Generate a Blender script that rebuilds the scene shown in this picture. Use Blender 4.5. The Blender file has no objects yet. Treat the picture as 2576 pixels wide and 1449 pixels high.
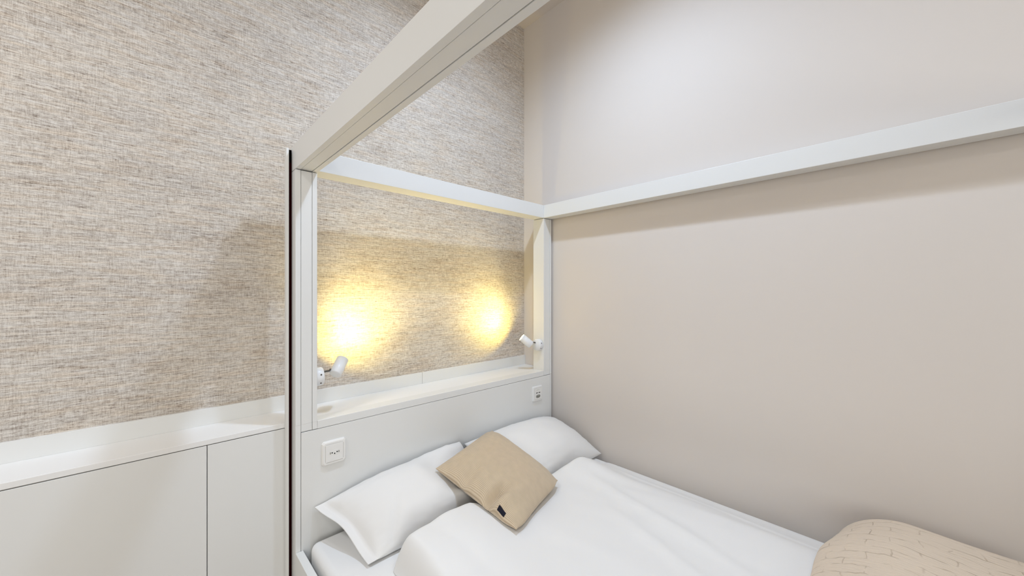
import bpy, bmesh, math, random
from mathutils import Vector, Matrix, noise

# ------------------------------------------------------------------ camera, light, exposure
sc = bpy.context.scene
col = sc.collection
EYE = 1.5
YAW = math.radians(43.762)
cam_d = bpy.data.cameras.new('camera')
cam_d.sensor_fit = 'HORIZONTAL'
cam_d.sensor_width = 36.0
cam_d.lens = 935.46 / 2576 * 36.0
cam_d.shift_y = (734.26 - 724.5) / 2576
cam_d.clip_start = 0.02
cam = bpy.data.objects.new('camera', cam_d)
cam.location = (0, 0, EYE)
cam.rotation_euler = (math.radians(90), 0, -YAW)
col.objects.link(cam)
sc.camera = cam

world = bpy.data.worlds.new('world')
world.use_nodes = True
world.node_tree.nodes['Background'].inputs[0].default_value = (0.80, 0.90, 1.0, 1)
world.node_tree.nodes['Background'].inputs[1].default_value = 1.0
sc.world = world

vs = sc.view_settings
vs.view_transform = 'Standard'
vs.look = 'None'
vs.gamma = 1.0
vs.use_curve_mapping = False
vs.exposure = 0.0

# room frame (metres): wallpaper wall at YW, plain wall at XR
YW, XR, XL, YS, ZC = 1.8665, 1.9075, -2.3, -2.9, 3.386

def lamp(name, kind, loc, aim, energy, color, **kw):
    d = bpy.data.lights.new(name, kind)
    d.energy = energy
    d.color = color
    for k, v in kw.items():
        setattr(d, k, v)
    o = bpy.data.objects.new(name, d)
    o.location = loc
    o.rotation_euler = (Vector(aim) - Vector(loc)).to_track_quat('-Z', 'Y').to_euler()
    col.objects.link(o)
    return o

# ceiling downlights: over the bed for the canopy's shadows, then two added fill lights
DOWN = [(1.00, 0.87), (0.9, -0.5), (-1.05, 0.90)]
DOWN_W = [91, 34, 132]
DOWN_C = [(0.62, 0.775, 1.0), (0.80, 0.89, 1.0), (0.92, 0.94, 0.96)]
DOWN_R = [0.045, 0.09, 0.24]
for (dx, dy), w, c, r in zip(DOWN, DOWN_W, DOWN_C, DOWN_R):
    lamp('key_fill_beam', 'SPOT', (dx, dy, ZC - 0.045), (dx, dy, 0), w, c,
         spot_size=math.radians(165), spot_blend=1.0, shadow_soft_size=r)
# added fill light, set inside the unseen window behind the camera
lamp('window_fill', 'AREA', (-1.15, YS + 0.12, 1.70), (-0.8, 2.0, 1.5), 42, (1.0, 1.0, 0.95),
     shape='RECTANGLE', size=2.0, size_y=1.7)

# ------------------------------------------------------------------ materials
def mat(name, color, rough=0.5, spec=0.5, sheen=0.0):
    m = bpy.data.materials.new(name)
    m.use_nodes = True
    b = m.node_tree.nodes['Principled BSDF']
    b.inputs['Base Color'].default_value = (*color, 1)
    b.inputs['Roughness'].default_value = rough
    b.inputs['Specular IOR Level'].default_value = spec
    if sheen:
        b.inputs['Sheen Weight'].default_value = sheen
    return m

def nd(m, kind, **kw):
    n = m.node_tree.nodes.new(kind)
    for k, v in kw.items():
        setattr(n, k, v)
    return n

def ln(m, a, b):
    m.node_tree.links.new(a, b)

def noise_of(m, src, scale, detail=2.0, stretch=(1, 1, 1), rough=0.5):
    mp = nd(m, 'ShaderNodeMapping')
    mp.inputs['Scale'].default_value = stretch
    ln(m, src, mp.inputs['Vector'])
    n = nd(m, 'ShaderNodeTexNoise')
    n.inputs['Scale'].default_value = scale
    n.inputs['Detail'].default_value = detail
    n.inputs['Roughness'].default_value = rough
    ln(m, mp.outputs['Vector'], n.inputs['Vector'])
    return n.outputs['Fac']

def ramp(m, fac, stops):
    r = nd(m, 'ShaderNodeValToRGB')
    e = r.color_ramp.elements
    while len(e) < len(stops):
        e.new(0.5)
    for q, (p, c) in zip(e, stops):
        q.position = p
        q.color = (*c, 1) if len(c) == 3 else c
    ln(m, fac, r.inputs['Fac'])
    return r.outputs['Color']

def mixc(m, a, b, fac, mode='MIX'):
    n = nd(m, 'ShaderNodeMix', data_type='RGBA', blend_type=mode)
    for s, v in ((n.inputs[0], fac), (n.inputs[6], a), (n.inputs[7], b)):
        if hasattr(v, 'is_linked'):
            ln(m, v, s)
        elif isinstance(v, tuple):
            s.default_value = (*v, 1)
        else:
            s.default_value = v
    return n.outputs[2]

def bump(m, h, strength, dist):
    b = nd(m, 'ShaderNodeBump')
    b.inputs['Strength'].default_value = strength
    b.inputs['Distance'].default_value = dist
    ln(m, h, b.inputs['Height'])
    ln(m, b.outputs['Normal'], m.node_tree.nodes['Principled BSDF'].inputs['Normal'])

def fine(m, scale=300, strength=0.05, dist=0.001, coord='Object'):
    tc = nd(m, 'ShaderNodeTexCoord')
    bump(m, noise_of(m, tc.outputs[coord], scale), strength, dist)
    return m

M_white = fine(mat('white_lacquer', (0.80, 0.80, 0.785), 0.38, 0.4), 500, 0.02, 0.0004)
M_top = fine(mat('worktop_white', (0.87, 0.865, 0.855), 0.35, 0.4), 500, 0.02, 0.0004)
M_lamp = mat('lamp_white_metal', (0.82, 0.83, 0.85), 0.3, 0.5)
M_chrome = mat('dark_metal', (0.10, 0.09, 0.08), 0.3, 0.5)
M_plastic = mat('white_plastic', (0.84, 0.83, 0.81), 0.3, 0.5)
M_hole = mat('dark_hole', (0.03, 0.028, 0.026), 0.7, 0.2)
M_grey = mat('grey_pattern', (0.34, 0.33, 0.29), 0.7, 0.2)
M_red = mat('dark_burgundy_strip', (0.022, 0.002, 0.003), 0.85, 0.02)
M_black = mat('black_strip_end', (0.006, 0.004, 0.004), 0.85, 0.02)
M_wall = fine(mat('beige_grey_paint', (0.72, 0.662, 0.612), 0.75, 0.25), 260, 0.06, 0.001)
M_plain = fine(mat('white_paint', (0.76, 0.74, 0.72), 0.8, 0.2), 260, 0.06, 0.001)
M_ceil = fine(mat('ceiling_paint', (0.70, 0.63, 0.56), 0.85, 0.2), 260, 0.06, 0.001)
M_tag = mat('dark_navy_label', (0.018, 0.018, 0.028), 0.8, 0.1)

# oak floor
M_floor = mat('oak_floor', (0.5, 0.36, 0.24), 0.45, 0.4)
tc = nd(M_floor, 'ShaderNodeTexCoord')
br = nd(M_floor, 'ShaderNodeTexBrick')
br.inputs['Scale'].default_value = 1.0
br.inputs['Brick Width'].default_value = 1.4
br.inputs['Row Height'].default_value = 0.16
br.inputs['Mortar Size'].default_value = 0.002
br.inputs['Color1'].default_value = (0.52, 0.43, 0.34, 1)
br.inputs['Color2'].default_value = (0.46, 0.375, 0.29, 1)
br.inputs['Mortar'].default_value = (0.2, 0.13, 0.08, 1)
ln(M_floor, tc.outputs['Object'], br.inputs['Vector'])
gr = ramp(M_floor, noise_of(M_floor, tc.outputs['Object'], 30, 4, (0.15, 2, 1)), [(0.3, (0.8, 0.8, 0.8)), (0.7, (1, 1, 1))])
ln(M_floor, mixc(M_floor, br.outputs['Color'], gr, 1.0, 'MULTIPLY'), M_floor.node_tree.nodes['Principled BSDF'].inputs['Base Color'])

# woven wallpaper: long horizontal slubs over fine vertical threads
M_paper = mat('woven_wallpaper', (0.6, 0.55, 0.5), 0.85, 0.15)
tc = nd(M_paper, 'ShaderNodeTexCoord')
O = tc.outputs['Object']
h1 = noise_of(M_paper, O, 1.0, 2.0, (42, 1, 300), 0.6)
h2 = noise_of(M_paper, O, 1.0, 2.0, (9, 1, 190), 0.6)
v1 = noise_of(M_paper, O, 1.0, 2.0, (310, 1, 34), 0.6)
v2 = noise_of(M_paper, O, 1.0, 1.0, (420, 1, 330), 0.5)
big = noise_of(M_paper, O, 1.0, 2.0, (2.2, 1, 7), 0.5)
hue = noise_of(M_paper, O, 1.0, 2.0, (7, 1, 60), 0.6)
def math2(m, op, a, b):
    n = nd(m, 'ShaderNodeMath', operation=op)
    for s, v in zip(n.inputs, (a, b)):
        if hasattr(v, 'is_linked'):
            ln(m, v, s)
        else:
            s.default_value = v
    return n.outputs[0]
hh = math2(M_paper, 'ADD', math2(M_paper, 'MULTIPLY', h1, 0.55), math2(M_paper, 'MULTIPLY', h2, 0.45))
vv = math2(M_paper, 'ADD', math2(M_paper, 'MULTIPLY', v1, 0.6), math2(M_paper, 'MULTIPLY', v2, 0.4))
mix_hv = math2(M_paper, 'ADD', math2(M_paper, 'MULTIPLY', hh, 0.62), math2(M_paper, 'MULTIPLY', vv, 0.38))
flk = nd(M_paper, 'ShaderNodeMapRange')
flk.inputs['From Min'].default_value = 0.60
flk.inputs['From Max'].default_value = 0.72
ln(M_paper, noise_of(M_paper, O, 1.0, 1.0, (75, 1, 330), 0.5), flk.inputs['Value'])
mix_fl = math2(M_paper, 'SUBTRACT', mix_hv, math2(M_paper, 'MULTIPLY', flk.outputs[0], 0.085))
tone = math2(M_paper, 'ADD', mix_fl, math2(M_paper, 'MULTIPLY', math2(M_paper, 'SUBTRACT', big, 0.5), 0.10))
weave = ramp(M_paper, tone, [(0.33, (0.22, 0.178, 0.145)), (0.42, (0.435, 0.380, 0.328)), (0.49, (0.58, 0.528, 0.470)), (0.58, (0.745, 0.70, 0.64))])
tint = ramp(M_paper, hue, [(0.35, (1.0, 0.955, 0.91)), (0.5, (1.0, 0.995, 0.995)), (0.65, (0.965, 0.975, 1.0))])
ln(M_paper, mixc(M_paper, weave, tint, 1.0, 'MULTIPLY'), M_paper.node_tree.nodes['Principled BSDF'].inputs['Base Color'])
bump(M_paper, mix_hv, 0.35, 0.002)

def linen(name, color, scale=900):
    m = mat(name, color, 0.85, 0.15, 0.1)
    t = nd(m, 'ShaderNodeTexCoord')
    bump(m, noise_of(m, t.outputs['Object'], scale, 2), 0.05, 0.0008)
    return m

M_sheet = linen('white_sheet', (0.83, 0.825, 0.815))
M_duvet = linen('white_duvet_cotton', (0.84, 0.832, 0.82))
M_pillow = linen('white_pillow_cotton', (0.81, 0.797, 0.78))

# beige corduroy: ribs follow the cushion's own cloth (UV), so they bend with its folds
M_cord = mat('beige_corduroy', (0.5, 0.38, 0.26), 0.9, 0.1, 0.25)
tc = nd(M_cord, 'ShaderNodeTexCoord')
wv = nd(M_cord, 'ShaderNodeTexWave', wave_type='BANDS', bands_direction='Y', wave_profile='SIN')
wv.inputs['Scale'].default_value = 80 * 2 * math.pi / 20
wv.inputs['Distortion'].default_value = 0.0
ln(M_cord, tc.outputs['UV'], wv.inputs['Vector'])
cc = ramp(M_cord, wv.outputs['Fac'], [(0.0, (0.50, 0.385, 0.262)), (0.35, (0.62, 0.497, 0.352)), (1.0, (0.675, 0.553, 0.40))])
cn = ramp(M_cord, noise_of(M_cord, tc.outputs['UV'], 14, 4), [(0.3, (0.92, 0.92, 0.92)), (0.7, (1, 1, 1))])
ln(M_cord, mixc(M_cord, cc, cn, 1.0, 'MULTIPLY'), M_cord.node_tree.nodes['Principled BSDF'].inputs['Base Color'])
bump(M_cord, wv.outputs['Fac'], 0.35, 0.0015)

# quilted beige throw: rows of hand stitches with short cross puckers
M_quilt = mat('beige_quilted_cotton', (0.6, 0.48, 0.36), 0.9, 0.1, 0.15)
tc = nd(M_quilt, 'ShaderNodeTexCoord')
wob = nd(M_quilt, 'ShaderNodeTexNoise')
wob.inputs['Scale'].default_value = 16
ln(M_quilt, tc.outputs['UV'], wob.inputs['Vector'])
va = nd(M_quilt, 'ShaderNodeVectorMath', operation='SCALE')
va.inputs['Scale'].default_value = 0.035
ln(M_quilt, wob.outputs['Color'], va.inputs[0])
vb = nd(M_quilt, 'ShaderNodeVectorMath', operation='ADD')
ln(M_quilt, tc.outputs['UV'], vb.inputs[0])
ln(M_quilt, va.outputs[0], vb.inputs[1])
qb = nd(M_quilt, 'ShaderNodeTexBrick')
qb.inputs['Scale'].default_value = 1.0
qb.inputs['Brick Width'].default_value = 0.125
qb.inputs['Row Height'].default_value = 0.038
qb.inputs['Mortar Size'].default_value = 0.0026
qb.inputs['Mortar Smooth'].default_value = 1.0
qb.inputs['Color1'].default_value = (1, 1, 1, 1)
qb.inputs['Color2'].default_value = (1, 1, 1, 1)
qb.inputs['Mortar'].default_value = (0, 0, 0, 1)
ln(M_quilt, vb.outputs[0], qb.inputs['Vector'])
qgate = ramp(M_quilt, noise_of(M_quilt, tc.outputs['UV'], 22, 2), [(0.42, (0, 0, 0)), (0.62, (1, 1, 1))])
qh = mixc(M_quilt, (1.0, 1.0, 1.0), qb.outputs['Color'], qgate)
qc = mixc(M_quilt, (0.57, 0.46, 0.345), (0.745, 0.625, 0.50), qh)
ln(M_quilt, qc, M_quilt.node_tree.nodes['Principled BSDF'].inputs['Base Color'])
qr = noise_of(M_quilt, tc.outputs['UV'], 1.0, 3.0, (22, 150, 1), 0.6)
qbump = mixc(M_quilt, qh, ramp(M_quilt, qr, [(0.3, (0, 0, 0)), (0.7, (1, 1, 1))]), 0.35)
bump(M_quilt, qbump, 0.6, 0.006)

M_glass = bpy.data.materials.new('window_glass')
M_glass.use_nodes = True
g = M_glass.node_tree.nodes['Principled BSDF']
g.inputs['Transmission Weight'].default_value = 1.0
g.inputs['Roughness'].default_value = 0.0
g.inputs['IOR'].default_value = 1.1

def emit(name, color, strength):
    m = bpy.data.materials.new(name)
    m.use_nodes = True
    b = m.node_tree.nodes['Principled BSDF']
    b.inputs['Base Color'].default_value = (*color, 1)
    b.inputs['Emission Color'].default_value = (*color, 1)
    b.inputs['Emission Strength'].default_value = strength
    return m
M_led = emit('lamp_led_face', (1.0, 0.77, 0.16), 560.0)
M_down = emit('downlight_diffuser', (1.0, 0.97, 0.94), 1.5)

# ------------------------------------------------------------------ mesh helpers
def obj(name, bm, m, parent=None, smooth=False):
    bmesh.ops.recalc_face_normals(bm, faces=bm.faces)
    me = bpy.data.meshes.new(name)
    bm.to_mesh(me)
    bm.free()
    for mm in (m if isinstance(m, (list, tuple)) else [m]):
        me.materials.append(mm)
    if smooth:
        for p in me.polygons:
            p.use_smooth = True
    o = bpy.data.objects.new(name, me)
    col.objects.link(o)
    if parent:
        o.parent = parent
        o.matrix_parent_inverse = Matrix.Translation(parent.location).inverted() if not parent.rotation_euler[:] != (0, 0, 0) else parent.matrix_basis.inverted()
    return o

def box(bm, x0, x1, y0, y1, z0, z1, bevel=0.0, mi=0, seg=2):
    r = bmesh.ops.create_cube(bm, size=1.0)
    vs_ = r['verts']
    for v in vs_:
        v.co = Vector(((x0 + x1) / 2 + v.co.x * (x1 - x0), (y0 + y1) / 2 + v.co.y * (y1 - y0), (z0 + z1) / 2 + v.co.z * (z1 - z0)))
    fs = {f for v in vs_ for f in v.link_faces}
    for f in fs:
        f.material_index = mi
    if bevel:
        es = list({e for v in vs_ for e in v.link_edges})
        bmesh.ops.bevel(bm, geom=es, offset=bevel, segments=seg, affect='EDGES', profile=0.5)
    return bm

def boxes(*args, bevel=0.0012):
    bm = bmesh.new()
    for a in args:
        box(bm, *a, bevel=bevel)
    return bm

def basis(axis):
    z = Vector(axis).normalized()
    x = z.orthogonal().normalized()
    return x, z.cross(x), z

def lathe(bm, origin, axis, prof, n=32, ref=None):
    """closed surface of revolution; prof = [(radius, height), ...]"""
    x, y, z = basis(axis)
    o = Vector(origin)
    rings = []
    for r, h in prof:
        if r < 1e-6:
            rings.append([bm.verts.new(o + z * h)])
        else:
            rings.append([bm.verts.new(o + z * h + (x * math.cos(2 * math.pi * k / n) + y * math.sin(2 * math.pi * k / n)) * r) for k in range(n)])
    for a, b in zip(rings, rings[1:]):
        for k in range(n):
            k2 = (k + 1) % n
            if len(a) == 1 and len(b) == 1:
                continue
            if len(a) == 1:
                bm.faces.new((a[0], b[k2], b[k]))
            elif len(b) == 1:
                bm.faces.new((a[k], a[k2], b[0]))
            else:
                bm.faces.new((a[k], a[k2], b[k2], b[k]))
    return bm

def tag(o, label=None, cat=None, group=None, kind=None):
    if label: o['label'] = label
    if cat: o['category'] = cat
    if group: o['group'] = group
    if kind: o['kind'] = kind
    return o

def thing(name, label, cat, loc, group=None):
    o = bpy.data.objects.new(name, None)
    o.empty_display_size = 0.05
    o.location = loc
    col.objects.link(o)
    return tag(o, label, cat, group)

def struct(name, bm, m):
    return tag(obj(name, bm, m), kind='structure')

# ------------------------------------------------------------------ room shell
struct('floor', boxes((XL - .1, XR + .1, YS - .1, YW + .1, -0.1, 0), bevel=0), M_floor)
struct('ceiling', boxes((XL - .1, XR + .1, YS - .1, YW + .1, ZC, ZC + 0.1), bevel=0), M_ceil)
struct('wall_back', boxes((XL - .1, XR + .1, YW, YW + .1, 0, ZC), bevel=0), M_paper)
struct('wall_right', boxes((XR, XR + .1, YS - .1, YW, 0, ZC), bevel=0), M_wall)
struct('wall_left', boxes((XL - .1, XL, YS - .1, YW, 0, ZC), bevel=0), M_plain)
WX0, WX1, WZ0, WZ1 = -2.18, -0.12, 0.85, 2.6  # opening for an unseen window, added to carry the fill light
struct('wall_front', boxes((XL, WX0, YS - .1, YS, 0, ZC), (WX1, XR, YS - .1, YS, 0, ZC),
                           (WX0, WX1, YS - .1, YS, 0, WZ0), (WX0, WX1, YS - .1, YS, WZ1, ZC), bevel=0), M_plain)
w = struct('fill_window_1', boxes((WX0, WX0 + .06, YS - .08, YS - .02, WZ0, WZ1), (WX1 - .06, WX1, YS - .08, YS - .02, WZ0, WZ1),
                             (WX0 + .06, WX1 - .06, YS - .08, YS - .02, WZ0, WZ0 + .06), (WX0 + .06, WX1 - .06, YS - .08, YS - .02, WZ1 - .06, WZ1),
                             (-1.18, -1.12, YS - .08, YS - .02, WZ0 + .06, WZ1 - .06)), M_white)
obj('pane', boxes((WX0 + .06, WX1 - .06, YS - .055, YS - .049, WZ0 + .06, WZ1 - .06), bevel=0), M_glass, w)

ZW, ZWL, YF = EYE - 0.5146, EYE - 0.5331, 1.6691      # worktop top, underside, front edge
ZTRIM = EYE - 0.4515
# upstand under the wallpaper: two lengths butted at x = 1.08
struct('trim_1', boxes((XL, 1.0792, YW - .013, YW, ZW, ZTRIM), bevel=.0006), M_white)
struct('trim_2', boxes((1.0808, XR, YW - .013, YW, ZW, ZTRIM), bevel=.0006), M_white)

# ------------------------------------------------------------------ low cabinets along the wallpaper wall
tag(obj('worktop', boxes((XL + .001, XR - .001, YF, YW - .0005, ZWL, ZW), bevel=.0012), M_top),
    'long shallow white shelf top running along the low cabinets below the wallpaper', 'worktop')

def cabinet(x0, xm, x1, label):
    t = thing('low_cabinet', label, 'cabinet', ((x0 + x1) / 2, 1.77, 0))
    bm = boxes((x0 + .001, x0 + .018, 1.690, YW - .002, .06, ZWL - .001), (x1 - .018, x1 - .001, 1.690, YW - .002, .06, ZWL - .001),
               (x0 + .018, x1 - .018, 1.690, YW - .002, .06, .078), (x0 + .018, x1 - .018, 1.690, YW - .002, ZWL - .019, ZWL - .001),
               (x0 + .018, x1 - .018, YW - .008, YW - .002, .078, ZWL - .019), bevel=0)
    obj('carcass', bm, M_white, t)
    obj('plinth', boxes((x0 + .001, x1 - .001, 1.72, 1.735, 0, .06), bevel=0), M_white, t)
    for a, b in ((x0, xm), (xm, x1)):
        obj('door', boxes((a + .0010, b - .0010, YF + .0005, YF + .0195, .062, ZWL - .0028), bevel=.0012), M_white, t)
cabinet(-0.471, 0.129, 0.729, 'white handleless low cabinet with two flat doors beside the bed post')
cabinet(-1.673, -1.072, -0.472, 'white handleless low cabinet farther from the bed')

# ------------------------------------------------------------------ canopy bed
A1, A2 = 0.3857, 0.4623        # left post
B1, B2 = 1.8176, 1.8931        # right post
Y0, YB = 1.600, 1.692          # front of headboard, back of posts
YH = 1.667                     # back of headboard
ZB, ZT = EYE + 0.480, EYE + 0.562      # beams
ZBL, ZTL = EYE + 0.473, EYE + 0.570    # left long beam
ZS = EYE - 0.5435              # joint under the headboard's top rail
YFT = -0.46                    # foot end of the bed
G = 0.0016
bed = thing('canopy_bed', 'white four-poster canopy bed frame with panelled headboard against the beige wall', 'bed', (1.14, 0.6, 0))

def lam(x0, x1):                # three lamellae of a post or beam
    w_ = x1 - x0
    return x0 + w_ * 0.235, x0 + w_ * 0.755
def head_post(x0, x1, flip):
    g0, g1 = lam(x0, x1) if not flip else (x0 + x1 - lam(x0, x1)[1], x0 + x1 - lam(x0, x1)[0])
    zt = (ZBL if not flip else ZB) - .003
    bm = bmesh.new()
    if not flip:
        box(bm, x0, g0, Y0, YH - .001, 0.0, ZS, .0008)
        box(bm, x0, g0, Y0, YB, ZW + .0005, zt, .0008)
        box(bm, x0, g0, Y0, YH - .001, ZS, ZW + .0005, 0)
        segs = ((g0 + G, g1, .0015), (g1 + G, x1, 0))
    else:
        box(bm, g1 + .006, x1, Y0, YH - .001, 0.0, ZS, .0008)
        segs = ((x0, g0, 0), (g0 + G, g1, .0015), (g1 + G, x1, 0))
    for a, b, d in segs:
        box(bm, a, b, Y0 + d, YH - .001, ZS + .0015, ZW + .0005, 0)
        box(bm, a, b, Y0 + d, YB, ZW + .0005, zt, .0008)
    box(bm, x0 + .004, x1 - .004, Y0 + .006, YB - .004, ZW + .001, zt - .001, 0)
    return obj('post', bm, M_white, bed)
head_post(A1, A2, False)
head_post(B1, B2, True)
for x0, x1, zt in ((A1, A2, ZBL), (B1, B2, ZB)):
    obj('post', boxes((x0, x1, YFT, YFT + .08, 0, zt - .003)), M_white, bed)

g0, g1 = lam(A1, A2)
bm = boxes((A1, g0, YFT, YB, ZBL, ZTL), (g0 + G, g1, YFT, YB, ZBL + .0015, ZTL - .002), (g1 + G, A2, YFT, YB, ZBL, ZTL), bevel=.0008)
box(bm, A1 + .004, A2 - .004, YFT + .004, YB - .004, ZBL + .006, ZTL - .006)
box(bm, A1 + .004, A2 - .004, YFT + .004, YB - .004, ZTL - .006, ZTL, 0)
obj('canopy_beam', bm, M_white, bed)
obj('canopy_beam', boxes((A2 + .0005, B1 - .0006, Y0, YB, ZB, ZT)), M_white, bed)
obj('canopy_beam', boxes((B1, B2, YFT, YB, ZB, ZT)), M_white, bed)
obj('canopy_beam', boxes((A2 + .0005, B1 - .0006, YFT, YFT + .08, ZB, ZT)), M_white, bed)

obj('headboard_panel', boxes((g0 + G, B2 - .0132, Y0, YH, 0.02, ZS - .0015), bevel=.0008), M_white, bed)
obj('headboard_rail', boxes((A2 + .0008, B1 - .0008, Y0, YH - .0005, ZS, ZW + .003), bevel=.0015), M_white, bed)
# slim fin with a dark strip along the outer side of the left head post
fin = obj('side_fin', boxes((.3640, .3728, 1.640, 1.6675, 0.0, ZT - .004), bevel=.0008), M_white, bed)
fs = obj('seal_strip', boxes((.3729, A1 - .0002, 1.656, 1.6675, 0.0, ZT - .055), bevel=0), M_red, bed)
fs['label'] = 'dark burgundy strip'
fe = obj('seal_strip_end', boxes((.3729, A1 - .0002, 1.656, 1.6675, ZT - .055, ZT - .005), bevel=0), M_black, bed)
fe['label'] = 'black top end of the strip'

ZR = EYE - 1.000               # top of the side rails
obj('side_rail', boxes((A1, A1 + .026, YFT + .081, Y0 - .001, .18, ZR), bevel=.0015), M_white, bed)
obj('side_rail', boxes((B2 - .026, B2, YFT + .081, Y0 - .001, .18, ZR), bevel=.0015), M_white, bed)
obj('foot_rail', boxes((A1 + .0765, B1, YFT, YFT + .03, .18, ZR), bevel=.0015), M_white, bed)
obj('bed_base', boxes((A1 + .027, B2 - .027, YFT + .082, Y0 - .002, .24, .30), bevel=0), M_white, bed)

# ------------------------------------------------------------------ mattress, duvet, throw
ZM = EYE - 0.966
MX0, MX1, MY0, MY1 = 0.428, 1.8655, -0.376, 1.575
bm = bmesh.new()
box(bm, MX0, MX1, MY0, MY1, .301, ZM, bevel=.028, seg=5)
mo = obj('mattress', bm, M_sheet, smooth=True)
tag(mo, 'white sheeted mattress lying inside the canopy bed frame', 'mattress')

def sm(a, b, x):
    t = max(0.0, min(1.0, (x - a) / (b - a)))
    return t * t * (3 - 2 * t)
def prof(q):
    q = max(0.0, min(1.0, q))
    return math.sqrt(max(0.0, 1 - (1 - q) ** 2))
def nz(x, y, z=0.0):
    return noise.noise(Vector((x, y, z)))
def spaced(n, a, b, r):         # samples packed towards both ends
    out = []
    for i in range(n + 1):
        t = i / n
        out.append(a + (b - a) * (t - r * math.sin(2 * math.pi * t) / (2 * math.pi)))
    return out

from mathutils.bvhtree import BVHTree

def tree_of(*objs):
    vs, ps = [], []
    for o in objs:
        k = len(vs)
        vs += [o.matrix_world @ v.co for v in o.data.vertices]
        ps += [[k + i for i in p.vertices] for p in o.data.polygons]
    return BVHTree.FromPolygons(vs, ps)
def drop(tree, x, y, r=0.0, default=None):
    """height of the things in the tree under (x, y); r widens the footprint"""
    best = default
    pts = [(0, 0)] if not r else [(0, 0), (r, 0), (-r, 0), (0, r), (0, -r), (r * .7, r * .7), (-r * .7, r * .7), (r * .7, -r * .7), (-r * .7, -r * .7)]
    for a, b in pts:
        h = tree.ray_cast(Vector((x + a, y + b, 3.0)), Vector((0, 0, -1)))[0]
        if h is not None and (best is None or h.z > best):
            best = h.z
    return best

def pillow(name, P, th_top, th_bot, pinch, m, wr=0.006, seed=0, n=56, clamp=None, extra=None, parent=None, ex=(2.4, .62), flange=0.0, blunt=(0, 0, 0, 0)):
    """P = corners (u0v0, u1v0, u1v1, u0v1); two cloth faces joined at the seam"""
    P = [Vector(p) for p in P]
    C = sum(P, Vector()) / 4
    N = (P[2] - P[0]).cross(P[3] - P[1]).normalized()
    if N.z < 0: N = -N
    bm = bmesh.new()
    uvl = bm.loops.layers.uv.new('cloth')
    ts = spaced(n, 0, 1, .6)
    def pt(u, v, s):
        a, b = 2 * u - 1, 2 * v - 1
        u2 = .5 + (u - .5) * (1 - pinch * (1 - b * b))
        v2 = .5 + (v - .5) * (1 - pinch * (1 - a * a))
        p = P[0] * (1 - u2) * (1 - v2) + P[1] * u2 * (1 - v2) + P[2] * u2 * v2 + P[3] * (1 - u2) * v2
        for q, k in zip(((0, 0), (1, 0), (1, 1), (0, 1)), blunt):
            if k:
                d2 = (u - q[0]) ** 2 + (v - q[1]) ** 2
                p = p + (C - P[[(0, 0), (1, 0), (1, 1), (0, 1)].index(q)]) * k * math.exp(-d2 / .012)
        af = a
        if flange:              # an empty hem along the u = 0 end
            uu = max(0.0, (u - flange) / (1 - flange))
            af = 2 * uu - 1
        f = ((1 - abs(af) ** ex[0]) ** ex[1]) * ((1 - abs(b) ** ex[0]) ** ex[1])
        edge = max(abs(a), abs(b))
        k = wr * (nz(u * 9 + seed, v * 9, s * 3.1) * .5 + nz(u * 4 + seed, v * 4, s * 5.7))
        k += wr * .9 * nz(u * 22 + seed, v * 22, 4.4 + s) * sm(.55, .95, edge)
        p = p + N * (s * ((th_top if s > 0 else th_bot) * f + .0012) + k * min(1.0, f * 3))
        if extra:
            p = extra(u, v, s, p, N, f)
        if clamp:
            p = clamp(p, s)
        return p
    T = [[None] * (n + 1) for _ in range(n + 1)]
    B = [[None] * (n + 1) for _ in range(n + 1)]
    U = {}
    for i, u in enumerate(ts):
        for j, v in enumerate(ts):
            T[i][j] = bm.verts.new(pt(u, v, 1))
            U[T[i][j]] = (u, v)
            if 0 < i < n and 0 < j < n:
                B[i][j] = bm.verts.new(pt(u, v, -1))
                U[B[i][j]] = (u, v)
            else:
                B[i][j] = T[i][j]
    for i in range(n):
        for j in range(n):
            for Q in (T, B):
                q = [Q[i][j], Q[i + 1][j], Q[i + 1][j + 1], Q[i][j + 1]]
                try:
                    f = bm.faces.new(q if Q is T else q[::-1])
                except ValueError:
                    continue
                for l in f.loops:
                    l[uvl].uv = U[l.vert]
    return obj(name, bm, m, parent, smooth=True)

def rest(p, s):
    p.z = max(p.z, ZM + .0015 + (.0015 if s > 0 else 0))
    p.y = min(p.y, Y0 - .0015)
    p.x = min(p.x, XR - .003)
    return p
E_ = EYE
def fold_left(u, v, s, p, N, f):
    # the empty hem at the open end droops and creases
    if u < .09:
        p = p + N * (-.010 * sm(.09, 0, u) * math.sin(v * 9 + .6) * (1 if s > 0 else .9))
    # pressed down under the cushion
    p = p - N * (.045 * sm(.50, .70, u) * sm(.92, .72, v) * sm(.05, .35, v) * s if s > 0 else 0)
    # creases on the front near the lower corner
    if s > 0:
        p = p - N * (.010 * math.exp(-((u - .14 - .34 * (1 - v)) / .022) ** 2) * sm(.45, .8, v) * sm(1.0, .93, v))
    return p
pl = pillow('pillow', [(.448, 1.592, E_ - .842), (1.140, 1.585, E_ - .778), (1.165, 1.245, E_ - .905), (.534, 1.285, E_ - .955)],
            .108, .10, .05, M_pillow, seed=1.3, clamp=rest, flange=.055, extra=fold_left, ex=(2.6, .58))
tag(pl, 'plump white pillow leaning on the headboard beside the left post', 'pillow', 'white pillows')
def keep_right(p, s):
    p = rest(p, s)
    p.x = max(p.x, 1.172)
    return p
pr = pillow('pillow', [(1.165, 1.588, E_ - .800), (1.850, 1.588, E_ - .815), (1.893, 1.215, E_ - .952), (1.20, 1.200, E_ - .940)],
            .125, .10, .05, M_pillow, seed=5.2, clamp=keep_right, ex=(2.5, .6))
tag(pr, 'white pillow in the far corner of the bed by the beige wall', 'pillow', 'white pillows')
T_PIL = tree_of(pl, pr)

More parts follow.
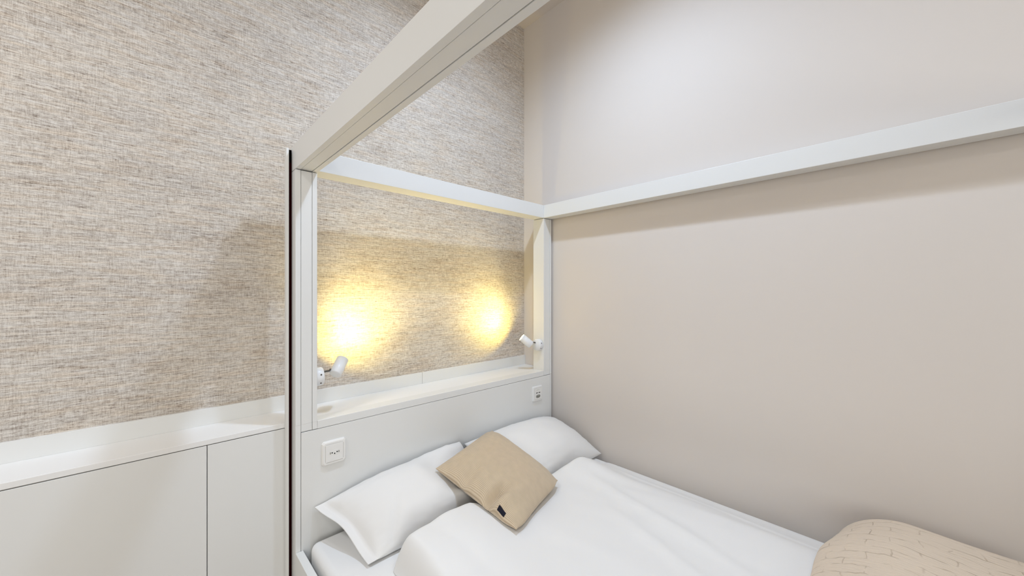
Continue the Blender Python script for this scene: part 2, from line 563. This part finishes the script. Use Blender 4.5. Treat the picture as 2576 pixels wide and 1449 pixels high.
DX0, DX1, DY0 = 0.590, 1.838, 0.0
def duvet_back(x):
    return (1.205 + 0.030 * math.exp(-((x - .86) / .17) ** 2) - 0.022 * math.exp(-((x - 1.54) / .16) ** 2) - 0.06 * sm(1.66, 1.83, x)
            - 0.16 * sm(.90, .99, x) * sm(1.20, 1.06, x))
def lobe(x, y, cx, cy, rx, ry):
    return math.exp(-abs((x - cx) / rx) ** 2.6 - abs((y - cy) / ry) ** 2.6)
def duvet_h(x, y):
    eL, eR, eB = x - DX0, DX1 - x, duvet_back(x) - y
    H = .092 + .012 * nz(x * 2.3, y * 2.3, 1) + .054 * lobe(x, y, .74, 1.13, .28, .22) + .032 * lobe(x, y, 1.56, 1.14, .17, .18)
    h = H * prof(eL / .045) * (0.12 + 0.88 * sm(0, .30, eR)) * prof(eB / .07) * prof((eR + .004) / .03)
    # soft folds running down the bed
    f = .009 * abs(nz(x * 7 + y * 1.6, y * 1.1 - x * .6, 3)) + .004 * nz(x * 13 + 2.2 * y, y * 2.6, 7)
    f += .011 * math.exp(-((x - 1.40 - .22 * (y - .7)) / .022) ** 2) * sm(.15, .5, y) * sm(1.15, .8, y)
    f += .010 * math.exp(-((x - 1.22 - .30 * (y - .5)) / .025) ** 2) * sm(.0, .3, y) * sm(.95, .6, y)
    f += .006 * math.exp(-((x - 1.70 - .03 * (y - .5)) / .015) ** 2) * sm(1.2, .9, y)
    return h + f * min(1, h / .05)

def sheet_solid(name, xs, ys_of, top, bot, m, parent=None):
    """closed cushion of cloth between top(x,y) and bot(x,y)"""
    bm = bmesh.new()
    uvl = bm.loops.layers.uv.new('cloth')
    nx = len(xs)
    cols_ = [ys_of(x) for x in xs]
    ny = len(cols_[0])
    T = [[bm.verts.new((x, y, top(x, y))) for y in cols_[i]] for i, x in enumerate(xs)]
    B = [[bm.verts.new((x, y, bot(x, y))) for y in cols_[i]] for i, x in enumerate(xs)]
    for i in range(nx - 1):
        for j in range(ny - 1):
            bm.faces.new((T[i][j], T[i + 1][j], T[i + 1][j + 1], T[i][j + 1]))
            bm.faces.new((B[i][j + 1], B[i + 1][j + 1], B[i + 1][j], B[i][j]))
    for i in range(nx - 1):
        for j in (0, ny - 1):
            bm.faces.new((T[i][j], B[i][j], B[i + 1][j], T[i + 1][j]))
    for j in range(ny - 1):
        for i in (0, nx - 1):
            bm.faces.new((T[i][j], T[i][j + 1], B[i][j + 1], B[i][j]))
    for f in bm.faces:
        for l in f.loops:
            # cloth length: run down the edges as well as along the top
            l[uvl].uv = (l.vert.co.y - l.vert.co.z, l.vert.co.x - .6 * l.vert.co.z)
    return obj(name, bm, m, parent, smooth=True)

def duvet_bot(x, y):
    b = ZM + .0015
    if y > .95:
        h = drop(T_PIL, x, y, .012)
        if h is not None:
            b = max(b, h + .004)
    return b
def duvet_top(x, y):
    b = duvet_bot(x, y)
    z = ZM + .003 + duvet_h(x, y)
    return max(z, b + .002 + .55 * duvet_h(x, y))
xs = spaced(110, DX0, DX1, .75)
du = sheet_solid('duvet', xs, lambda x: [DY0 + (duvet_back(x) - DY0) * v for v in spaced(120, 0, 1, .75)], duvet_top, duvet_bot, M_duvet)
tag(du, 'puffy white duvet spread across the bed below the pillows', 'duvet')

T_DUV = tree_of(du, mo)
TX0, TX1, TY0, TY1 = 0.50, 1.872, -0.345, 0.190
_tb = {}
def throw_bot(x, y):
    k = (round(x, 4), round(y, 4))
    if k not in _tb:
        _tb[k] = drop(T_DUV, x, y, .024, ZM) + .004
    return _tb[k]
def throw_edge(x):
    return TY1 - .026 * sm(1.50, 1.86, x) + .008 * nz(x * 4, 2.0)
def throw_top(x, y):
    b = throw_bot(x, y)
    zt = EYE - .785 - .012 * sm(1.72, 1.45, x) + .007 * nz(x * 4, y * 4, 5) + .012 * math.exp(-((y - .0) / .17) ** 2)
    zt = max(zt, b + .05)
    return b + .003 + (zt - b) * prof((throw_edge(x) - y) / .20) * prof((y - TY0) / .06) * prof((TX1 - x) / .075) * prof((x - TX0) / .08)
tr = sheet_solid('quilted_throw', spaced(90, TX0, TX1, .7), lambda x: [TY0 + (throw_edge(x) - TY0) * v for v in spaced(60, 0, 1, .7)],
                 throw_top, throw_bot, M_quilt)
tag(tr, 'thick beige quilted throw folded on the bed by the wall, at lower right', 'throw')

# ------------------------------------------------------------------ cushion
CL, CT, CR, CB = Vector((.905, 1.440, E_ - .792)), Vector((1.322, 1.540, E_ - .742)), Vector((1.315, 1.052, E_ - .850)), Vector((.918, .930, E_ - .850))
eye = Vector((0, 0, EYE))
CL, CB, CT, CR = (eye + (p - eye) * k for p, k in ((CL, .974), (CB, .984), (CT, .992), (CR, .990)))
T_BED = tree_of(pl, pr, du)
def cush_extra(u, v, s, p, N, f):
    # u: left corner -> bottom corner (along the ribs), v: towards the far side
    if s > 0:
        p = p - N * (.022 * math.exp(-((u - .36 - .1 * v) / .05) ** 2 - ((v - .10) / .13) ** 2))
        p = p - N * (.046 * math.exp(-((u - .66 - .22 * v) / .045) ** 2 - ((v - .10) / .16) ** 2))
        p = p + N * (.014 * math.exp(-((u - .76 - .3 * v) / .05) ** 2 - ((v - .12) / .2) ** 2))
    return p
def on_bed(p, s):
    h = drop(T_BED, p.x, p.y, .016)
    if h is not None:
        p.z = max(p.z, h + (.005 if s < 0 else .0075))
    p.y = min(p.y, Y0 - .002)
    return p
cu = pillow('corduroy_cushion', [CL, CB, CR, CT], .070, .075, .05, M_cord, wr=.0016, seed=9.1, n=80, extra=cush_extra, ex=(2.6, .6),
            clamp=on_bed, blunt=(0, .05, .06, .075))
tag(cu, 'beige ribbed corduroy cushion lying on the pillows and duvet', 'cushion')
# small dark cloth label sewn into the near seam
d1 = (CB - CL).normalized()
nn = (CR - CL).cross(CT - CB).normalized()
if nn.z < 0: nn = -nn
inn = ((CR - CB) - d1 * (CR - CB).dot(d1)).normalized()
T_CU = tree_of(cu)
bm = bmesh.new()
lay = []
for off in (.0012, .0030):
    rows_ = []
    for i in range(5):
        row = []
        for j in range(6):
            q = CL.lerp(CB, .80) + d1 * (.036 * (i / 4 - .5)) + inn * (.0092 + .0105 * j / 5)
            h = T_CU.ray_cast(q + nn * .2, -nn)[0] or q
            row.append(bm.verts.new(h + nn * off))
        rows_.append(row)
    lay.append(rows_)
for k, R_ in enumerate(lay):
    for i in range(4):
        for j in range(5):
            q = (R_[i][j], R_[i + 1][j], R_[i + 1][j + 1], R_[i][j + 1])
            bm.faces.new(q if k else q[::-1])
rim = [(i, 0) for i in range(5)] + [(4, j) for j in range(1, 6)] + [(i, 5) for i in range(3, -1, -1)] + [(0, j) for j in range(4, 0, -1)]
for (i, j), (i2, j2) in zip(rim, rim[1:] + rim[:1]):
    bm.faces.new((lay[0][i][j], lay[0][i2][j2], lay[1][i2][j2], lay[1][i][j]))
tg = obj('fabric_tag', bm, M_tag, cu)
tg['label'] = 'small dark cloth tag'

# ------------------------------------------------------------------ reading lamps on the inner faces of the head posts
def reading_lamp(px, sgn, label, out, up):
    """px: face of the post, sgn: +1 the lamp sticks out towards +x"""
    yb, zb = 1.640, EYE - .345
    t = thing('reading_lamp', label, 'lamp', (px, yb, zb), 'reading lamps on the bed posts')
    ax = Vector((sgn, 0, 0))
    o = Vector((px + sgn * .0005, yb, zb))
    obj('wall_mount', lathe(bmesh.new(), o, ax, [(0, 0), (.036, 0), (.037, .002), (.037, .026), (.0355, .029), (0, .0295)], 40), M_lamp, t, True)
    for a in (math.radians(35), math.radians(215), math.radians(160)):
        c = o + ax * .016 + Vector((0, math.cos(a) * .0365, math.sin(a) * .0365))
        obj('screw', lathe(bmesh.new(), c, Vector((0, math.cos(a), math.sin(a))), [(0, 0), (.0032, 0), (.0032, .002), (0, .002)], 14), M_chrome, t)
    hc = Vector((px + sgn * out, yb + .035, zb + up))            # middle of the head
    hd = (Vector((px + sgn * .32, YW, EYE - .070)) - hc).normalized()
    j0 = o + ax * .029 + Vector((0, .006, .014))
    j1 = hc - hd * .012 - ax * .024
    bm = lathe(bmesh.new(), j0, (j1 - j0), [(0, 0), (.0042, 0), (.0042, (j1 - j0).length), (0, (j1 - j0).length)], 16)
    lathe(bm, j1 - ax * .004, (j1 - j0), [(0, -.005), (.0065, -.004), (.0065, .004), (0, .005)], 16)
    obj('arm', bm, M_chrome, t, True)
    R_, L_ = .0245, .080
    obj('lamp_head', lathe(bmesh.new(), hc - hd * L_ / 2, hd,
        [(0, 0), (R_ - .003, 0), (R_, .003), (R_, L_), (R_ - .002, L_), (R_ - .002, L_ - .015), (0, L_ - .015)], 40), M_lamp, t, True)
    obj('led_lens', lathe(bmesh.new(), hc + hd * (L_ / 2 - .0145), hd, [(0, 0), (.0215, 0), (.0215, .002), (0, .002)], 32), M_led, t)
    lp = hc + hd * (L_ / 2 - .001)
    l = lamp('reading_lamp_light', 'SPOT', lp, lp + hd, LAMP_W, (1.0, 0.80, 0.34), spot_size=math.radians(88), spot_blend=1.0, shadow_soft_size=.018)
    l.parent = t
    l.matrix_parent_inverse = t.matrix_basis.inverted()
LAMP_W = 10
reading_lamp(A2, 1, 'small white spot lamp lit on the left head post, nearer the cabinets', .108, .022)
reading_lamp(B1, -1, 'small white spot lamp lit on the right head post, nearer the beige wall', .084, .026)

# ------------------------------------------------------------------ sockets in the headboard
def hexagon(bm, cx, cz, w_, h_, y0, y1, mi=0):
    pts = [(-w_, 0), (-w_ * .62, h_), (w_ * .62, h_), (w_, 0), (w_ * .62, -h_), (-w_ * .62, -h_)]
    f = [bm.verts.new((cx + a, y0, cz + b)) for a, b in pts]
    k = [bm.verts.new((cx + a, y1, cz + b)) for a, b in pts]
    bm.faces.new(f); bm.faces.new(k[::-1])
    for i in range(6):
        bm.faces.new((f[i], f[(i + 1) % 6], k[(i + 1) % 6], k[i]))
def outlet(cx, cz, label, usb):
    t = thing('wall_socket', label, 'socket', (cx, Y0, cz), 'sockets in the headboard')
    s = .0475
    bm = bmesh.new()
    prof_ = [(s, 0), (s - .001, .005), (s - .006, .009), (s - .012, .0095), (s - .0125, .008)]
    loops = []
    for r_, d in prof_:
        q = []
        for k in range(40):
            a = 2 * math.pi * (k + .5) / 40
            c_, s_ = math.cos(a), math.sin(a)
            p_ = 14
            n_ = (abs(c_) ** p_ + abs(s_) ** p_) ** (1 / p_)
            q.append(bm.verts.new((cx + r_ * c_ / n_, Y0 - .0003 - d, cz + r_ * 1.04 * s_ / n_)))
        loops.append(q)
    for a_, b_ in zip(loops, loops[1:]):
        for k in range(40):
            bm.faces.new((a_[k], a_[(k + 1) % 40], b_[(k + 1) % 40], b_[k]))
    bm.faces.new(loops[0]); bm.faces.new(loops[-1][::-1])
    obj('cover_frame', bm, M_plastic, t)
    ins = obj('insert', boxes((cx - .034, cx + .034, Y0 - .0108, Y0 - .0085, cz - .0345, cz + .0345), bevel=.0008), M_plastic, t)
    zc = cz - .016 if usb else cz
    bm = bmesh.new()
    hexagon(bm, cx, zc, .0215, .0095 if not usb else .010, Y0 - .0113, Y0 - .0104)
    obj('socket_face', bm, M_grey if usb else M_plastic, ins)
    for a, b in ((-.0095, 0), (.0095, 0), (0, -.0045)):
        obj('pin_hole', lathe(bmesh.new(), (cx + a, Y0 - .0112, zc + b), (0, -1, 0), [(0, 0), (.0027, 0), (.0027, .0004), (0, .0004)], 14), M_hole, ins)
    if not usb:
        for a in (-.0165, .0165):
            obj('marking', boxes((cx + a - .002, cx + a + .002, Y0 - .0116, Y0 - .0112, zc - .004, zc + .004), bevel=0), M_grey, ins)
    else:
        for a in (-.0115, .0115):
            obj('usb_slot', boxes((cx + a - .0075, cx + a + .0075, Y0 - .0112, Y0 - .0107, cz + .004, cz + .0088), bevel=0), M_hole, ins)
        for a, b in ((-.010, .021), (.008, .023), (-.002, .026)):
            obj('marking', boxes((cx + a - .004, cx + a + .004, Y0 - .01105, Y0 - .0107, cz + b - .0006, cz + b + .0006), bevel=0), M_grey, ins)
outlet(.5245, EYE - .651, 'white wall socket with one three-pin outlet above the left pillow', False)
outlet(1.752, EYE - .646, 'white wall socket with dark charging ports near the beige wall', True)

# ------------------------------------------------------------------ ceiling downlights (the lamps' housings), two of them made up for the added fill
spots = ['over the bed', 'added as fill over the foot end of the bed', 'added as fill over the open floor left of the bed']
for (dx, dy), wh, r in zip(DOWN, spots, DOWN_R):
    q = max(.045, r)
    t = thing('key_fill_downlight', 'round white ceiling downlight ' + wh, 'light', (dx, dy, ZC), 'ceiling downlights')
    obj('trim_ring', lathe(bmesh.new(), (dx, dy, ZC - .0005), (0, 0, -1), [(q, 0), (q + .010, 0), (q + .010, .006), (q + .005, .010), (q, .010), (q, 0)], 48), M_plastic, t, True)
    obj('diffuser', lathe(bmesh.new(), (dx, dy, ZC - .001), (0, 0, -1), [(0, 0), (q - .0005, 0), (q - .0005, .003), (0, .003)], 40), M_down, t)
